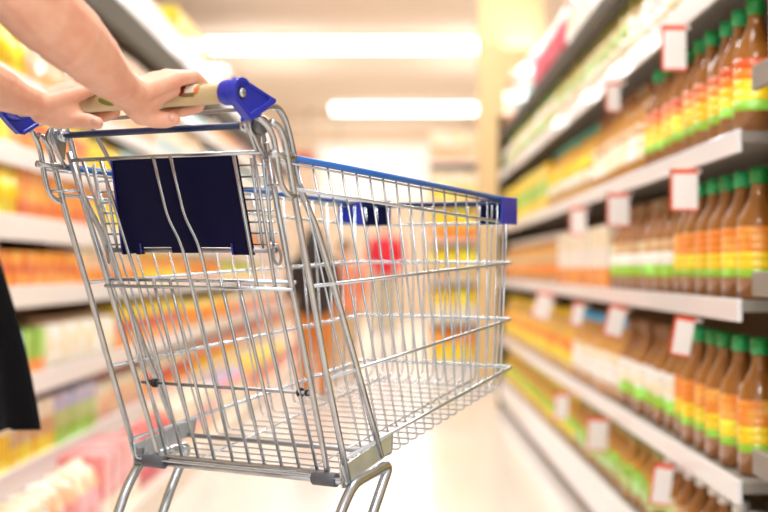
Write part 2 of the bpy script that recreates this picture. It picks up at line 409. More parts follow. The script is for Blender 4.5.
# far hand
hand(body,
 L_([(-.052,-.094,1.103),(-.060,-.096,1.106),(-.070,-.094,1.106),(-.078,-.090,1.102)]),
 L_([(-.034,-.048,1.1205),(-.050,-.046,1.1295),(-.066,-.047,1.1280),(-.080,-.050,1.1230)]),
 [L_([(-.026,-.016,1.1340),(-.022,.0070,1.1210),(-.026,.0080,1.0985),(-.034,-.004,1.0915)]),
  L_([(-.046,-.014,1.1365),(-.043,.0100,1.1210),(-.046,.0080,1.0970),(-.052,-.006,1.0905)]),
  L_([(-.064,-.016,1.1355),(-.061,.0080,1.1200),(-.064,.0060,1.0970),(-.070,-.006,1.0905)]),
  L_([(-.080,-.020,1.1320),(-.077,.0040,1.1190),(-.080,.0040,1.0985),(-.086,-.006,1.0920)])],
 L_([(-.058,-.086,1.091),(-.050,-.070,1.0850),(-.034,-.056,1.0845),(-.018,-.049,1.0825),(-.006,-.045,1.0800)]),.0150)
body.capsule((-.060,-.088,1.096),(-.044,-.056,1.093),.0195,.0165)
body.capsule((-.062,-.090,1.106),(-.054,-.056,1.118),.0170,.0140)
# arms
chain(body,L_([(.108,-.098,1.1065),(.114,-.125,1.1130),(.124,-.155,1.1210),(.137,-.200,1.1400),(.146,-.245,1.1600),(.150,-.290,1.1800),(.152,-.325,1.2000),(.160,-.350,1.2350),(.175,-.395,1.2900),(.190,-.435,1.3550)]),
      [.0215,.0235,.0275,.0350,.0405,.0435,.0440,.0430,.0445,.0480])
chain(body,L_([(-.064,-.090,1.1040),(-.060,-.112,1.1060),(-.054,-.140,1.1080),(-.045,-.180,1.1150),(-.044,-.215,1.1230),(-.050,-.270,1.1400),(-.062,-.300,1.1650),(-.095,-.350,1.2400),(-.130,-.400,1.3000),(-.155,-.440,1.3550)]),
      [.0195,.0200,.0230,.0290,.0330,.0370,.0370,.0390,.0420,.0470])
# torso, neck, head, legs (left of the picture)
cx,cy=.02,-.44
for z,a,b in((.92,.115,.085),(1.02,.105,.075),(1.12,.11,.075),(1.22,.125,.08),(1.31,.13,.08)):
    body.ell((cx,cy,z),(a,b,.10),None,20,12)
body.capsule((.175,cy,1.365),(-.135,cy,1.365),.045,.045)
body.capsule((cx,cy,1.36),(cx,cy+.02,1.49),.050,.047)
body.ell((cx,cy+.035,1.585),(.070,.088,.105),None,24,16)
body.ell((cx,cy+.085,1.535),(.045,.040,.040),None,14,8)
body.capsule((cx,cy+.118,1.600),(cx,cy+.132,1.565),.008,.012)      # nose
for s in(1,-1):
    body.ell((cx+.071*s,cy+.03,1.575),(.010,.022,.030),None,10,8)     # ears
    body.ell((cx+.028*s,cy+.100,1.600),(.016,.016,.010),None,10,8)    # eye mounds
    body.capsule((cx+.074*s,cy,.86),(cx+.078*s,cy+.01,.50),.070,.052)
    body.capsule((cx+.078*s,cy+.01,.50),(cx+.075*s,cy-.01,.32),.050,.052)
    body.capsule((cx+.075*s,cy-.01,.32),(cx+.075*s,cy-.02,.09),.050,.034)
    body.capsule((cx+.075*s,cy-.02,.075),(cx+.082*s,cy+.12,.050),.036,.030)
tmp=bpy.data.objects.new('tmp',body.mesh('tmp',[skin])); COL.objects.link(tmp)
rm=tmp.modifiers.new('r','REMESH'); rm.mode='VOXEL'; rm.voxel_size=.0024; rm.use_smooth_shade=True
sm=tmp.modifiers.new('s','SMOOTH'); sm.factor=.5; sm.iterations=5
bpy.context.view_layer.update()
bm_=bpy.data.meshes.new_from_object(tmp.evaluated_get(bpy.context.evaluated_depsgraph_get()))
bpy.data.objects.remove(tmp)
bm_.transform(PM@CARTM); bm_.name='body'
bm_.materials.clear(); bm_.materials.append(skin)
for p in bm_.polygons: p.use_smooth=True
bo=bpy.data.objects.new('body',bm_); COL.objects.link(bo); bo.parent=person
LOC=PM@CARTM
def ppart(mb,name,m,parent=None):
    me=mb.mesh(name,[m]); me.transform(LOC); o=bpy.data.objects.new(name,me); COL.objects.link(o); o.parent=parent or person; return o
# dress: fitted top and flared skirt with a few folds
d=MB(); seg=72; vs=[];fs=[]
rows=[(1.345,.150,.085,0),(1.30,.142,.092,0),(1.22,.134,.096,0),(1.12,.122,.090,0),(1.03,.118,.090,0),(.97,.138,.112,.01),(.92,.158,.144,.02),(.86,.170,.162,.04),(.80,.181,.182,.06),(.73,.191,.196,.07),(.711,.194,.199,.075)]
for z,a,b,f in rows:
    for k in range(seg):
        t=2*PI*k/seg; m=1+f*math.sin(9*t+1.2)+f*.5*math.sin(5*t)
        vs.append((cx+a*m*math.cos(t),cy+b*m*math.sin(t),z+.008*math.sin(3*t+1)*(f>.06)))
n=len(rows)
for i in range(n-1):
    for k in range(seg):
        k2=(k+1)%seg; fs.append((i*seg+k,(i+1)*seg+k,(i+1)*seg+k2,i*seg+k2))
d.add(vs,fs); dr=ppart(d,'dress',cloth)
so=dr.modifiers.new('s','SOLIDIFY'); so.thickness=.003
dr.modifiers.new('ss','SUBSURF').levels=1
dr.modifiers['ss'].render_levels=1
h=MB()
h.ell((cx,cy+.012,1.615),(.083,.094,.100),None,24,14); h.ell((cx,cy-.055,1.50),(.080,.045,.15),None,20,12)
hh=ppart(h,'hair',hairm)
for s in(1,-1):
    e=MB().ell((cx+.028*s,cy+.112,1.600),(.010,.006,.006),None,10,8); ppart(e,'eye',mat('eye_white',(.05,.04,.035),.2))
ppart(MB().capsule((cx-.016,cy+.121,1.530),(cx+.016,cy+.121,1.530),.005,.005),'mouth',mat('lip',srgb(190,95,90),.4))
for s in(1,-1):
    q=MB().capsule((cx+.075*s,cy-.045,.040),(cx+.082*s,cy+.135,.036),.0395,.0355); ppart(q,'shoe',mat('shoe',srgb(30,28,30),.4))
# thumb nails
for p,dv in(((.1270,-.0485,1.0810),0),((-.0035,-.0535,1.0820),0)):
    ppart(MB().ell(p,(.0050,.0022,.0042),None,10,8),'thumb_nail',nail)

# ================================================================= the shop
ZC=3.5
floorm=mat('floor_tile',srgb(240,232,224),.22,coat=.2,noise=(1.2,srgb(234,224,214),.3,.75))
nt=floorm.node_tree
FY0,FY1=-2.5,30
struct('floor',MB().box(-6,6,FY0,FY1,-.05,0),floorm)
struct('ceiling',MB().box(-6,6,FY0,FY1,ZC,ZC+.1),mat('ceiling_paint',srgb(240,222,200),.9,noise=(.5,srgb(238,217,193),.3,.7)))
struct('wall_back',MB().box(-6,6,FY1,FY1+.1,0,ZC),mat('wall_paint',srgb(238,214,186),.85))
struct('wall_left',MB().box(-6.1,-6,FY0,FY1,0,ZC),mat('wall_paint',srgb(238,214,186),.85))
struct('wall_right',MB().box(6,6.1,FY0,FY1,0,ZC),mat('wall_paint',srgb(238,214,186),.85))
pl=MB().box(.66,1.16,12.3,12.8,0,ZC); tag(pl.build('pillar',mat('pillar_paint',srgb(222,192,142),.8),None,.01),'tan square pillar rising to the ceiling beyond the right-hand shelves','pillar')
wb=empty('wall_board',(-.35,29.93,2.70)); tag(wb,'large plain white board high on the far end wall','board')
MB().box(-1.1,1.1,-.05,.05,-.55,.55).build('panel',mat('board_white',srgb(250,248,240),.6),wb,.02)
MB().box(-1.16,1.16,-.03,.06,-.61,-.55).build('frame',mat('board_frame',srgb(232,220,198),.5),wb)
sgn=empty('hanging_sign',(-1.75,26,2.70)); tag(sgn,'yellow and red sign hanging beside the white board','sign')
MB().box(-.55,.0,-.03,.03,-.10,.10).build('yellow_panel',mat('sign_yellow',srgb(250,205,40),.5),sgn)
MB().box(.0,.42,-.03,.03,-.10,.10).build('red_panel',mat('sign_red',srgb(222,84,46),.5),sgn)
for x in(-.45,.35): MB().tube([(x,0,.10),(x,0,.80)],.006,6).build('hanger_rod',dchrome,sgn)
# ceiling cassette
ac=empty('ceiling_vent',(-2.55,23.0,ZC)); tag(ac,'square white air vent cassette set in the ceiling at left','vent')
MB().box(-.5,.5,-1.4,1.4,-.10,0).build('housing',mat('vent_white',srgb(248,240,228),.5),ac,.02)
for k in range(5): MB().box(-.40+.18*k,-.34+.18*k,-1.2,1.2,-.112,-.10).build('slat',mat('vent_grey',srgb(200,190,176),.5),ac)
# tube lights seen in the picture
lampm=mat('lamp_glow',(1,1,1),.5,emit=(1,.985,.95),estr=5)
housing=mat('lamp_housing',srgb(240,238,232),.5)
def fixture(x0,x1,y,label,dn=.10,w=.14,group=None):
    t=empty('ceiling_lamp',((x0+x1)/2,y,ZC)); l=(x1-x0)/2
    tag(t,label,'lamp',group)
    MB().box(-l,l,-w*.6,w*.6,-.05,0).build('housing',housing,t,.005)
    MB().tube([(-l+.02,0,-dn),(-l+.04,0,-dn),(l-.04,0,-dn),(l-.02,0,-dn)],[w*.3,w*.5,w*.5,w*.3],14).build('diffuser',lampm,t)
    return t
fixture(-2.35,1.08,17.8,'long glowing tube lamp across the ceiling, the nearer and longer of two',.10,.16)
fixture(-.98,1.52,24.8,'shorter glowing tube lamp lower in the picture, farther along the ceiling',.10,.18)
def spot(x,y,z,label,r=.06):
    t=empty('spot_lamp',(x,y,z)); tag(t,label,'lamp')
    MB().lathe([(r*.7,.10),(r*1.1,.02),(r*1.1,0),(r,0)],(0,0,0),18).build('shade',housing,t)
    MB().ell((0,0,0),(r*.95,r*.95,r*.6),None,14,10).build('bulb',mat('bulb_glow',(1,1,1),.5,emit=(1,.97,.92),estr=14),t)
    MB().tube([(0,0,.08),(0,0,ZC-z)],.006,6).build('stem',dchrome,t)
spot(1.70,17.0,3.33,'left one of two close bright spot lamps above the right-hand shelving')
spot(1.86,17.0,3.34,'right one of two close bright spot lamps above the right-hand shelving')
spot(-.82,24,2.62,'single round bright lamp beside the white board on the left',.07)
spot(1.10,24,2.78,'single round bright lamp to the right of the white board',.05)

# ---------------------------------------------------------------- gondolas
rail=mat('rail_white',srgb(240,242,248),.30,coat=.3)
rail2=mat('rail_cream',srgb(242,240,240),.35,coat=.2)
shelfg=mat('shelf_grey',srgb(140,134,126),.5)
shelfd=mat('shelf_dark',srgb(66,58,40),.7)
backp=mat('back_panel',srgb(112,86,52),.8)
backl=mat('back_panel_pale',srgb(176,140,104),.8)
RX=.69
def gondola(name,label,x,side,y0,y1,levels,depth,back,board,railm,top,dark=()):
    g=empty(name,(x,y0,0)); tag(g,label,'shelving')
    X=lambda d:d*side
    def bx(mb,d0,d1,a,b,z0,z1):
        u,v=sorted((X(d0),X(d1))); return mb.box(u,v,a,b,z0,z1)
    bx(MB(),depth,depth+.03,0,y1-y0,0,top).build('back_panel',back,g)
    for i,(zt,zb) in enumerate(levels):
        b=bx(MB(),.004,depth,0,y1-y0,zt-.022,zt).build('shelf_board',board,g)
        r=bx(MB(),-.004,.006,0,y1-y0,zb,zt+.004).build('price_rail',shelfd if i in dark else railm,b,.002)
    for yy in(0,y1-y0-.03):
        bx(MB(),depth-.05,depth,yy,yy+.03,0,top).build('upright',shelfd,g)
    bx(MB(),.02,depth,0,y1-y0,0,levels[0][1]).build('plinth',board,g)
    return g
LV=[(.187,.060),(.467,.422),(.830,.788),(1.170,1.127),(1.527,1.470),(1.785,1.727)]
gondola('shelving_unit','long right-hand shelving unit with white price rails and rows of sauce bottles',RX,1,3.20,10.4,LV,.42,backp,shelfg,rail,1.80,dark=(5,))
tag(MB().box(RX-.01,RX+.45,10.42,10.47,0,1.9).build('end_panel',shelfd,None,.003),'dark end panel closing the far end of the right-hand shelving','panel')
LN=[(.187,.06),(.535,.49),(.885,.84),(1.290,1.245),(1.66,1.61)]
gondola('shelving_unit','nearest right-hand shelving bay with grey shelf edges at the frame edge',RX+.02,1,2.2,3.16,LN,.42,backp,shelfg,shelfg,1.80)  # edges coloured grey in place of white for the unlit bay
LL=[(.232,.155),(.530,.458),(.835,.765),(1.073,.990),(1.305,1.236),(1.542,1.480),(1.815,1.765)]
LX=-1.25
gondola('shelving_unit','long left-hand shelving unit with wide white rails and packaged food',LX,-1,4.3,19,LL,.42,backl,rail2,rail2,1.95)
# top canopy shelf on the left
cv=empty('canopy_shelf',(LX,4.3,0)); tag(cv,'dark-bottomed top shelf with a white edge above the left shelving','shelf')
MB().box(-.46,.02,0,14.7,1.965,2.10).build('shelf_board',shelfd,cv)  # board made thick and dark to stand for the shaded underside
MB().box(.0,.02,0,14.7,2.105,2.23).build('price_rail',rail2,cv)
# low platform in front on the left
pf=tag(MB().box(-1.24,-.866,3.6,19,0,.10).build('low_platform',mat('platform_cream',srgb(236,222,206),.4),None,.004),'low cream display platform on the floor along the left shelving','platform')
# far endcap display
ed=empty('display_rack',(.62,13.6,0)); tag(ed,'tall promotional rack of yellow packs beyond the right-hand shelving','rack')
MB().box(-.32,.9,-.42,-.0,0,.11).build('plinth',rail2,ed)
MB().box(-.32,.9,.0,.03,0,2.0).build('back_panel',backl,ed)
for k in range(6): MB().box(-.32,.9,-.42,0,.12+.33*k,.145+.33*k).build('shelf_board',rail2,ed)

# ---------------------------------------------------------------- products
def bm_bottle(r,h,shape):
    prof={'sauce':[(.80,0),(1,.02),(1,.55),(.92,.62),(.45,.76),(.34,.84),(.34,.89)],
          'oil':[(.85,0),(1,.02),(1,.40),(.86,.46),(.95,.52),(.90,.64),(.42,.80),(.36,.88)],
          'jug':[(.9,0),(1,.03),(1,.62),(.75,.76),(.40,.84),(.36,.90)]}[shape]
    return [(a*r,b*h) for a,b in prof]
def make_bottle(name,r,h,bodym,capm,labm,shape='sauce',simple=False):
    p=bm_bottle(r,h,shape); lab=[(r*1.012,h*.14),(r*1.015,h*.15),(r*1.015,h*.50),(r*1.012,h*.51)]
    nr=p[-1][0]; cap=[(nr*1.05,h*.875),(nr*1.25,h*.88),(nr*1.25,h*.99),(nr*1.05,h)]
    if simple:
        mb=MB().lathe(p,seg=10,mi=0); mb.lathe(cap,seg=8,mi=1)
        for a in range(len(labm)):
            z0=lerp(.17,.55,a/len(labm));z1=lerp(.17,.55,(a+1)/len(labm)); mb.lathe([(r*1.013,h*z0),(r*1.013,h*z1)],seg=10,mi=2+a)
        o=mb.build(name,[bodym,capm]+list(labm)); return o
    root=empty(name)
    MB().lathe(p,seg=16).build('glass_body',bodym,root)
    MB().lathe(cap,seg=14).build('cap',capm,root)
    lb=MB()
    for a in range(len(labm)):
        z0=lerp(.17,.55,a/len(labm));z1=lerp(.17,.55,(a+1)/len(labm)); lb.lathe([(r*1.013,h*z0),(r*1.014,h*(z0+.005)),(r*1.014,h*z1),(r*1.013,h*z1)],seg=16,mi=a)
    lb.build('paper_label',list(labm),root)
    return root
def make_box(name,wx,wy,h,cols):
    mb=MB(); n=len(cols)
    # band print: one stack of bands
    for i in range(n):
        mb.box(-wx/2,wx/2,-wy/2,wy/2,h*i/n,h*(i+1)/n,i)
    mb.box(-wx/2*.9,wx/2*.9,-wy/2*.9,wy/2*.9,h,h*1.02,n-1)
    return mb.build(name,cols)
def make_bag(name,wx,wy,h,cols):
    mb=MB(); seg=14; vs=[];fs=[]; rows=[(0,.70),(.05,.95),(.35,1.05),(.65,1.0),(.88,.7),(.94,.25),(1,.22)]
    for t,k in rows:
        for i in range(seg):
            a=2*PI*i/seg; ca,sa=math.cos(a),math.sin(a)
            e=.55; x=wx/2*(k if t<.9 else k)*math.copysign(abs(ca)**e,ca); y=wy/2*(.92 if t>.85 else min(1,k+.05))*math.copysign(abs(sa)**e,sa)
            vs.append((x,y,h*t))
    n=len(rows)
    for i in range(n-1):
        for q in range(seg): fs.append((i*seg+q,i*seg+(q+1)%seg,(i+1)*seg+(q+1)%seg,(i+1)*seg+q))
    fs.append(tuple(range(seg))[::-1]); fs.append(tuple((n-1)*seg+q for q in range(seg)))
    o=len(mb.v); mb.v+=vs
    for fi,f in enumerate(fs): 
        row=min(fi//seg,n-1); mb.f.append(list(f)); mb.m.append(0 if row<1 or row>3 else (1 if row<3 else len(cols)-1)); mb.sm.append(True)
    return mb.build(name,cols)
def make_jar(name,r,h,bodym,lidm,labm):
    mb=MB().lathe([(r*.85,0),(r,h*.05),(r,h*.74),(r*.8,h*.82)],seg=12,mi=0)
    mb.lathe([(r*.86,h*.80),(r*.9,h*.81),(r*.9,h*.98),(r*.84,h)],seg=12,mi=1); mb.lathe([(r*1.015,h*.15),(r*1.015,h*.62)],seg=12,mi=2)
    return mb.build(name,[bodym,lidm,labm])
def clone(o):
    c=o.copy(); COL.objects.link(c)
    for ch in o.children:
        k=ch.copy(); COL.objects.link(k); k.parent=c
    return c
def cm(*a,rough=.4,coat=.3):
    m=mat('print_%d_%d_%d'%a,srgb(*a),rough,coat=coat,noise=(11,srgb(min(255,a[0]+14),min(255,a[1]+46),min(255,a[2]+52)),.48,.60))
    nt=m.node_tree; oi=nt.nodes.new('ShaderNodeObjectInfo'); ad=nt.nodes.new('ShaderNodeVectorMath'); ad.operation='ADD'
    nz=[n for n in nt.nodes if n.type=='TEX_NOISE'][0]; tc=[n for n in nt.nodes if n.type=='TEX_COORD'][0]
    nt.links.new(tc.outputs['Object'],ad.inputs[0]); nt.links.new(oi.outputs['Location'],ad.inputs[1]); nt.links.new(ad.outputs[0],nz.inputs['Vector'])
    return m
gl=lambda n,c,r=.10:mat(n,srgb(*c),r,coat=.6,spec=.7)
amber=gl('amber',(212,148,44)); gold=gl('golden',(232,178,40)); brown=gl('brown_sauce',(168,106,40)); pale=gl('pale_oil',(236,214,120)); lemon=gl('lemon',(246,220,40)); olive=gl('olive',(150,150,48))
green=cm(24,150,64); lime=cm(150,200,50); white=cm(248,244,236); cream=cm(246,234,200); yellow=cm(252,210,24); orange=cm(244,138,32); dorange=cm(226,94,30); red=cm(212,44,36); pink=cm(238,150,150); hot=cm(224,70,96); blue=cm(60,150,214); lav=cm(182,168,214); teal=cm(70,150,130); tan=cm(214,170,120); peach=cm(246,190,150); palegreen=cm(190,214,130); brownp=cm(150,96,50); purple=cm(120,60,110); sky=cm(170,206,218); dk=cm(84,60,44)
used={}
def run(kind,key,proto,label,cat,group,side,x,y0,y1,z,pitch,jit=.006,rot=0,rows=1,rowgap=.1,dx=0):
    """a row of one product standing on a shelf, y0..y1"""
    n=max(1,int(round((y1-y0)/pitch)))
    for r in range(rows):
        for i in range(n):
            y=y0+(i+.5)*(y1-y0)/n
            if key not in used: o=proto; used[key]=1
            else: o=clone(proto)
            o.location=(x+side*(dx+r*rowgap)+random.uniform(-jit,jit),y+random.uniform(-jit,jit),z+.0005)
            o.rotation_euler=(0,0,random.uniform(-.03,.03)+rot)
            tag(o,label,cat,group)
cnt=[0]
def bottles(side,lvlname,where,x,y0,y1,z,r,h,pitch,bodym,capm,labm,desc,shape='sauce',near=False,name='sauce_bottle',dx=.065,rows=1):
    cnt[0]+=1; p=make_bottle(name,r,h,bodym,capm,labm,shape,simple=not near)
    run('b',cnt[0],p,desc+' '+where+' of '+lvlname,'bottle',desc+' '+where+' '+lvlname,side,x,y0,y1,z,pitch,dx=dx,rows=rows)
def boxes(side,lvlname,where,x,y0,y1,z,wx,wy,h,pitch,cols,desc,name='carton',bag=False,dx=None):
    cnt[0]+=1; p=(make_bag if bag else make_box)(name,wx,wy*(.92 if bag else 1),h,cols)
    run('x',cnt[0],p,desc+' '+where+' of '+lvlname,name.split('_')[-1],desc+' '+where+' '+lvlname,side,x,y0,y1,z,pitch,dx=(wx/2+.02) if dx is None else dx,jit=.004)
def jars(side,lvlname,where,x,y0,y1,z,r,h,pitch,bodym,lidm,labm,desc,dx=.07):
    cnt[0]+=1; p=make_jar('jar',r,h,bodym,lidm,labm)
    run('j',cnt[0],p,desc+' '+where+' of '+lvlname,'jar',desc+' '+where+' '+lvlname,side,x,y0,y1,z,pitch,dx=dx)
NE,MI,FA='at the near end','in the middle','at the far end'
RN=['lowest right shelf','second right shelf','third right shelf','fourth right shelf','fifth right shelf','top right shelf']
def zR(i): return LV[i][0]
# lowest
bottles(1,RN[0],NE,RX,3.25,4.4,zR(0),.046,.205,.150,brown,white,[brownp,palegreen,tan],'brown bottle with pale cap',near=True)
bottles(1,RN[0],MI,RX,4.4,6.4,zR(0),.046,.200,.150,amber,olive,[palegreen,lime],'golden brown bottle with green label')
bottles(1,RN[0],FA,RX,6.4,10.3,zR(0),.05,.20,.16,gold,yellow,[yellow,lime],'golden bottle with yellow label')
# second
bottles(1,RN[1],NE,RX,3.25,4.15,zR(1),.046,.285,.150,brown,green,[lime,yellow,yellow,orange,orange,orange],'brown bottle with green cap and orange label',near=True)
bottles(1,RN[1],'behind the first run',RX,4.15,5.1,zR(1),.046,.275,.150,brown,brownp,[lime,cream,white],'brown bottle with pale label',near=True)
bottles(1,RN[1],MI,RX,5.1,6.4,zR(1),.05,.27,.13,amber,blue,[white,white,cream],'amber bottle with white label')
bottles(1,RN[1],FA,RX,6.4,10.3,zR(1),.055,.26,.17,gold,yellow,[yellow,orange],'golden oil bottle with yellow label')
# third
bottles(1,RN[2],NE,RX,3.25,4.15,zR(2),.046,.275,.150,brown,green,[lime,yellow,yellow,orange,orange,orange],'brown bottle with green cap and orange label',near=True)
bottles(1,RN[2],'behind the first run',RX,4.15,5.3,zR(2),.046,.26,.150,brown,brownp,[lime,white,tan],'dark bottle with white and lime label',near=True)
boxes(1,RN[2],MI,RX,5.3,6.9,zR(2),.12,.15,.21,.17,[orange,white,cream],'orange and white carton')
bottles(1,RN[2],FA,RX,6.9,10.3,zR(2),.055,.23,.17,amber,white,[orange,tan],'amber bottle with orange label')
# fourth
bottles(1,RN[3],NE,RX,3.25,4.6,zR(3),.046,.285,.150,brown,green,[lime,yellow,yellow,orange,dorange],'brown bottle with dark green cap',near=True)
bottles(1,RN[3],'behind the first run',RX,4.6,5.8,zR(3),.046,.27,.150,amber,brownp,[cream,cream,tan],'amber bottle with cream label',near=True)
bottles(1,RN[3],MI,RX,5.8,7.4,zR(3),.05,.26,.14,gold,teal,[cream,yellow],'golden bottle with teal cap')
boxes(1,RN[3],FA,RX,7.4,10.3,zR(3),.12,.15,.22,.18,[yellow,lime,yellow],'yellow and lime pack')
# fifth
bottles(1,RN[4],NE,RX,3.25,4.9,zR(4),.045,.22,.150,pale,brownp,[cream,white],'pale oil bottle with brown cap',near=True)
bottles(1,RN[4],MI,RX,4.9,7.0,zR(4),.048,.215,.13,pale,olive,[cream,palegreen],'pale yellow bottle with olive cap')
bottles(1,RN[4],FA,RX,7.0,10.3,zR(4),.052,.20,.17,pale,lime,[lime,cream,cream],'pale bottle with lime label')
# top
boxes(1,RN[5],NE,RX,4.9,6.6,zR(5),.14,.17,.22,.19,[white,cream,pink],'white and pink carton')
boxes(1,RN[5],MI,RX,6.6,8.2,zR(5),.14,.17,.26,.19,[pink,hot,white],'pink pack',bag=True,name='paper_bag')
boxes(1,RN[5],FA,RX,8.2,9.4,zR(5),.14,.17,.24,.19,[sky,white,sky],'pale blue carton')
boxes(1,RN[5],'at the very end',RX,9.4,10.3,zR(5),.14,.17,.30,.19,[orange,tan,orange],'orange carton')
# near bay
nb='nearest right bay'
bottles(1,nb,'on the lowest shelf',RX+.02,2.30,3.12,LN[0][0],.046,.23,.11,brown,yellow,[brownp,orange],'brown bottle with yellow cap',near=True)
bottles(1,nb,'on the second shelf',RX+.02,2.30,3.12,LN[1][0],.056,.27,.138,lemon,yellow,[yellow,lime,yellow],'big yellow bottle with yellow cap','jug',near=True)
bottles(1,nb,'on the third shelf',RX+.02,2.30,3.12,LN[2][0],.049,.30,.118,gold,brownp,[orange,purple,yellow],'amber bottle with yellow and purple label',near=True)
boxes(1,nb,'on the fourth shelf',RX+.02,2.30,3.12,LN[3][0],.13,.14,.26,.15,[pink,cream,yellow],'cream and yellow pack')
# left shelves
LNm=['lowest left shelf','second left shelf','third left shelf','fourth left shelf','fifth left shelf','sixth left shelf','seventh left shelf','left canopy shelf']
def zL(i): return LL[i][0]
B=boxes
def leftrow(i,z,specs,kinds):
    y=4.4
    for q,(ln,h,cols,desc,kd) in enumerate(specs):
        where='in section %s from the camera'%['one','two','three','four','five','six','seven','eight','nine'][q]
        where=['in the nearest section','in the second section','in the third section','in the fourth section','in the fifth section','in the sixth section','in the seventh section','in the farthest section'][min(q,7)]
        pitch=.17 if y<8.5 else .24 if y<12 else .30
        if kd=='j': jars(-1,LNm[i],where,LX,y,y+ln,z,.062,h,pitch-.03,cols[0],cols[-1],cols[1],desc)
        else: boxes(-1,LNm[i],where,LX,y,y+ln,z,.13,pitch-.015,h,pitch,cols,desc,bag=(kd=='g'),name='paper_bag' if kd=='g' else ('carton' if i<4 else 'snack_box'))  # upper shelves hold the same cartons under a second name
        y+=ln
leftrow(0,zL(0),[(.9,.18,[yellow,yellow,cream],'yellow and cream carton',''),(.7,.19,[yellow,tan,cream],'pale yellow carton',''),(.8,.19,[lime,palegreen,lav],'lime and lavender carton',''),(1.4,.19,[pink,peach,cream],'peach bag','g'),(2,.18,[orange,red,cream],'red and orange carton',''),(3,.18,[yellow,orange,pink],'mixed orange carton',''),(5.5,.18,[tan,peach,red],'tan and red carton','')],0)
leftrow(1,zL(1),[(.7,.19,[dorange,peach,cream],'orange-bottomed carton',''),(.35,.15,[dorange,blue,sky],'blue-fronted carton',''),(.4,.15,[orange,lime,lime],'lime green carton',''),(1.5,.18,[tan,cream,cream],'cream bag','g'),(2.2,.19,[orange,red,yellow],'orange and red carton',''),(3,.18,[yellow,orange,yellow],'yellow and orange bag','g'),(6,.18,[red,peach,cream],'red and cream carton','')],0)
leftrow(2,zL(2),[(.75,.19,[cream,peach,tan],'cream carton',''),(1.3,.12,[orange,dorange,orange],'deep orange carton',''),(1.5,.18,[orange,peach,cream],'peach and orange carton',''),(1.6,.19,[yellow,orange,yellow],'yellow and orange carton',''),(2.2,.18,[dorange,orange,cream],'orange bag','g'),(3,.18,[yellow,lime,cream],'yellow and lime carton',''),(4,.18,[peach,cream,tan],'peach carton','')],0)
leftrow(3,zL(3),[(1.0,.19,[yellow,yellow,tan],'yellow jar','j'),(1.3,.17,[dorange,orange,orange],'orange carton',''),(1.2,.17,[yellow,yellow,orange],'bright yellow carton',''),(2,.19,[tan,orange,cream],'tan bag','g'),(3,.18,[orange,yellow,cream],'orange and cream carton',''),(5.8,.18,[peach,orange,cream],'peach and orange bag','g')],0)
leftrow(4,zL(4),[(.9,.19,[yellow,yellow,olive],'yellow carton',''),(1.3,.17,[orange,dorange,yellow],'orange and yellow carton',''),(.9,.17,[yellow,yellow,yellow],'plain yellow bag','g'),(.8,.16,[blue,blue,sky],'blue carton',''),(3,.18,[tan,cream,peach],'tan and cream carton',''),(7,.18,[orange,cream,peach],'pale orange bag','g')],0)
leftrow(5,zL(5),[(1.1,.21,[yellow,yellow,olive],'yellow and olive jar','j'),(1.5,.19,[orange,peach,olive],'peach and olive carton',''),(1.6,.2,[tan,peach,cream],'peach bag','g'),(2,.2,[sky,cream,tan],'pale blue and cream carton',''),(7.5,.19,[peach,cream,sky],'cream and peach bag','g')],0)
leftrow(6,zL(6),[(2.6,.125,[tan,peach,cream],'pale tan carton',''),(1.8,.125,[peach,peach,cream],'pale peach bag','g'),(2.2,.125,[sky,sky,white],'pale sky-blue bag','g'),(1.6,.125,[peach,orange,tan],'peach and orange carton',''),(5.5,.125,[cream,peach,pink],'cream and pink carton','')],0)
leftrow(7,2.10,[(5,.2,[cream,tan,peach],'cream carton',''),(1.4,.34,[yellow,orange,yellow],'tall yellow carton',''),(1.6,.32,[yellow,orange,dorange],'tall orange carton',''),(5.5,.26,[peach,cream,pink],'pale pink carton','')],0)
# low platform goods
PFX=-.885
def plat(y0,y1,h,cols,desc,where,kd='g',pitch=.18):
    boxes(-1,'low left platform',where,PFX,y0,y1,.10,.15,pitch-.015,h,pitch,cols,desc,bag=(kd=='g'),name='paper_bag' if kd=='g' else 'carton')
jars(-1,'low left platform','at the nearest end',PFX,3.7,4.25,.10,.062,.20,.14,cream,cream,yellow,'cream jar with yellow label')
plat(4.3,5.0,.205,[cream,pink,peach],'pale pink bag','nearest the camera')
plat(5.0,5.7,.205,[cream,pink,pink],'pink and cream carton','in the second section','')
plat(5.7,6.7,.205,[red,hot,red],'bright red bag','in the third section')
plat(6.7,8.2,.205,[peach,pink,cream],'peach and pink carton','in the fourth section','')
plat(8.2,10,.205,[lav,cream,pink],'lavender and cream bag','in the fifth section')
plat(10,13,.205,[orange,red,yellow],'orange and red carton','in the sixth section','',.24)
plat(13,18.8,.205,[peach,pink,cream],'pale pink bag','at the far end','g',.3)
# rack goods
for k in range(6):
    cols=[[yellow,orange],[cream,yellow],[tan,yellow],[orange,yellow],[yellow,cream],[peach,cream]][k]
    p=make_box('carton',.16,.16,.24,cols)
    for i in range(7):
        o=p if i==0 else clone(p); o.location=(.62-.24+.165*i,13.6-.30,.1455+.33*k)
        tag(o,'yellow toned carton on the '+['lowest','second','third','fourth','fifth','topmost'][k]+' board of the far promotional rack','carton','cartons on board %s of the far rack'%['one','two','three','four','five','six'][k])

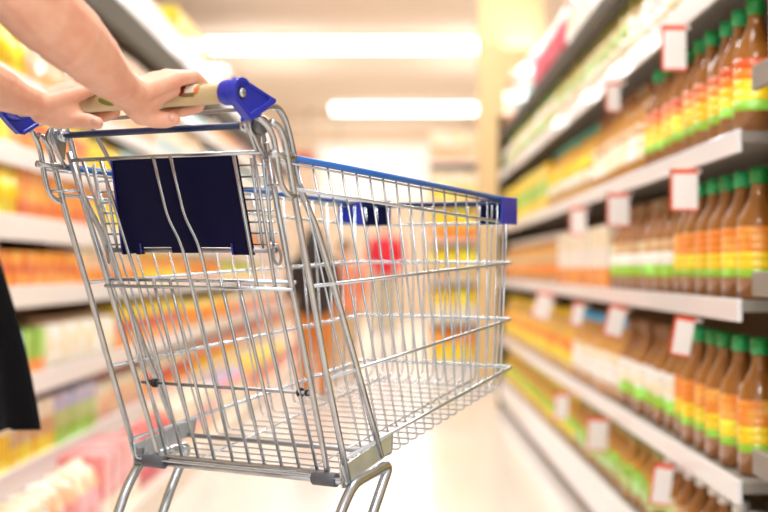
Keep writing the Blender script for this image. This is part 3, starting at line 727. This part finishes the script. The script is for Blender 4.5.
# ---------------------------------------------------------------- price tags hanging from the right rails
tagw=mat('tag_white',srgb(250,244,240),.35,coat=.3); tagr=mat('tag_red',srgb(238,92,52),.4)
def pricetag(px,py,w,h,lvl,where,tilt=0):
    x=RX-.035; Y=x*FPX/(px-394); z=H-(py-270)/FPX*Y
    t=empty('price_tag',(x,Y,z)); t.rotation_euler=(0,tilt,0)
    ww=w/FPX*Y/2; hh=h/FPX*Y/2
    tag(t,'white red-edged price card under '+where,'price tag')
    MB().box(-ww,ww,-.0015,.0015,-hh,hh).build('card',tagw,t)
    b=MB(); b.box(-ww,ww,-.0025,.0025,hh*.78,hh); b.build('red_strip',tagr,t)
    MB().box(-ww,ww,-.0025,.0025,-hh,-hh*.90).build('red_strip',tagr,t)
    MB().box(-ww-.001,-ww+.004,-.0025,.0025,-hh,hh).build('red_strip',tagr,t)
    MB().box(ww,RX-x+.004 if RX-x>ww else ww+.006,-.001,.001,hh*.80,hh*.98).build('clip_arm',tagw,t)
pricetag(674,48,24,46,4,'the fifth rail, the nearest one of that rail')
pricetag(613,97,14,30,4,'the fifth rail, the farther one of that rail')
pricetag(684,190,27,42,3,'the fourth rail, the nearest and largest card')
pricetag(618,210,22,34,3,'the fourth rail, the middle one of three')
pricetag(578,221,16,28,3,'the fourth rail, the farthest one of three')
pricetag(682,336,20,40,2,'the third rail, the nearest one there',R(10))
pricetag(615,321,18,32,2,'the third rail, second from the camera',R(14))
pricetag(577,314,12,24,2,'the third rail, third from the camera',R(10))
pricetag(543,306,18,28,2,'the third rail, farthest from the camera',R(20))
pricetag(661,484,20,42,1,'the second rail, the nearest of three',R(8))
pricetag(597,434,21,34,1,'the second rail, the middle of three',R(4))
pricetag(561,406,14,28,1,'the second rail, the farthest of three',R(4))

# ---------------------------------------------------------------- distant shoppers
def shopper(name_label,x,y,ht,topc,legc,hairc,long_hair,bag=None):
    o=empty('person',(x,y,0)); tag(o,name_label,'person')
    k=ht/1.7; mb=MB()
    mb.ell((0,0,1.58*k),(.075*k,.09*k,.115*k)); mb.capsule((0,0,1.35*k),(0,0,1.50*k),.05*k,.05*k)
    for s in(1,-1):
        mb.capsule((.09*s*k,0,.88*k),(.09*s*k,0,.48*k),.08*k,.055*k); mb.capsule((.09*s*k,0,.48*k),(.09*s*k,0,.08*k),.055*k,.035*k)
        mb.capsule((.09*s*k,0,.05*k),(.09*s*k,-.12*k,.04*k),.04*k,.035*k)
        mb.capsule((.18*s*k,0,1.36*k),(.24*s*k,.0,1.08*k),.045*k,.036*k); mb.capsule((.24*s*k,0,1.08*k),(.23*s*k,-.12*k,.86*k),.034*k,.025*k); mb.capsule((.23*s*k,-.12*k,.86*k),(.23*s*k,-.15*k,.79*k),.03*k,.015*k)
    mb.ell((0,0,1.2*k),(.15*k,.10*k,.25*k)); mb.ell((0,0,.95*k),(.15*k,.10*k,.14*k)); mb.capsule((.17*k,0,1.37*k),(-.17*k,0,1.37*k),.05*k,.05*k)
    t=bpy.data.objects.new('t',mb.mesh('t',[skin])); COL.objects.link(t)
    r=t.modifiers.new('r','REMESH'); r.mode='VOXEL'; r.voxel_size=.014; r.use_smooth_shade=True
    bpy.context.view_layer.update()
    me=bpy.data.meshes.new_from_object(t.evaluated_get(bpy.context.evaluated_depsgraph_get())); bpy.data.objects.remove(t)
    me.materials.clear(); me.materials.append(skin); b=bpy.data.objects.new('body',me); COL.objects.link(b); b.parent=o
    j=MB()
    vs=[];fs=[];rows=[(1.42,.10,.09),(1.36,.21,.11),(1.2,.19,.135),(1.0,.185,.135),(.86,.20,.14)]
    for z,a,bb in rows:
        for q in range(20): vs.append((a*k*math.cos(2*PI*q/20),bb*k*math.sin(2*PI*q/20),z*k))
    for i in range(4):
        for q in range(20): fs.append((i*20+q,(i+1)*20+q,(i+1)*20+(q+1)%20,i*20+(q+1)%20))
    j.add(vs,fs)
    for s in(1,-1): j.capsule((.185*s*k,0,1.37*k),(.245*s*k,0,1.06*k),.062*k,.052*k)
    j.build('jacket',mat('jacket_'+topc[0],srgb(*topc[1]),.8),o)
    tr=MB()
    for s in(1,-1): tr.capsule((.095*s*k,0,.88*k),(.09*s*k,0,.12*k),.105*k,.065*k)
    tr.build('trousers',mat('trousers_'+legc[0],srgb(*legc[1]),.8),o)
    h=MB().ell((0,.02*k,1.62*k),(.092*k,.10*k,.12*k))
    if long_hair: h.ell((0,.09*k,1.36*k),(.15*k,.08*k,.32*k))
    h.build('hair',mat('hair_'+hairc[0],srgb(*hairc[1]),.6),o)
    for s in(1,-1): MB().ell((.09*s*k,-.05*k,.045*k),(.05*k,.13*k,.045*k)).build('shoe',mat('shoe2',srgb(70,56,50),.5),o)
    return o
shopper('child with long dark hair, dark top and orange trousers seen through the cart',-.55,11.0,1.16,('soot',(52,44,46)),('rust',(214,132,60)),('black',(40,34,36)),True).rotation_euler=(0,0,PI)
shopper('adult shopper in a bright red top far down the aisle',-.12,22.5,1.62,('red',(214,30,52)),('stone',(196,180,150)),('brown',(120,80,60)),False)
shopper('child in a salmon orange top standing just right of the dark-haired child',-.40,13.0,1.12,('salmon',(236,140,104)),('sand',(214,180,140)),('dark',(110,80,60)),False)

# ---------------------------------------------------------------- light
def area(name,loc,rot,sx,sy,power,col=(.97,.985,1)):
    l=bpy.data.lights.new(name,'AREA'); l.shape='RECTANGLE'; l.size=sx; l.size_y=sy; l.energy=power; l.color=col
    o=bpy.data.objects.new(name,l); COL.objects.link(o); o.location=loc; o.rotation_euler=rot; return o
for i,y in enumerate((-.8,2.2,5.2,8.2,11.2,14.5)):
    area('lamp_row',(0.0,y,ZC-.08),(0,0,0),1.4,.5,54)
for i,y in enumerate((19.5,22.5,26.5)): area('lamp_row',(0,y,ZC-.16),(0,0,0),3,.5,85)
for x in(-1.5,1.0):
    for y in(7,13,19): area('ceiling_fill',(x,y,2.6),(PI,0,0),.3,4,15)  # added up-facing fill lights that brighten the ceiling, no fixtures there
area('far_wall_fill',(-.35,28.2,3.3),(R(62),0,0),3,.3,22)  # added unseen light that brightens the far wall and its board
area('camera_side_fill',(0,-2.4,1.9),(R(90),0,0),8,3.0,35,(1,.98,.96))  # added fill light from behind the camera, no window is built there
w=bpy.data.worlds.new('world'); S.world=w; w.use_nodes=True
w.node_tree.nodes['Background'].inputs[0].default_value=(1,.98,.95,1); w.node_tree.nodes['Background'].inputs[1].default_value=.75
S.view_settings.view_transform='Standard'; S.view_settings.look='None'; S.view_settings.gamma=1; S.view_settings.exposure=.27
S.view_settings.use_curve_mapping=False
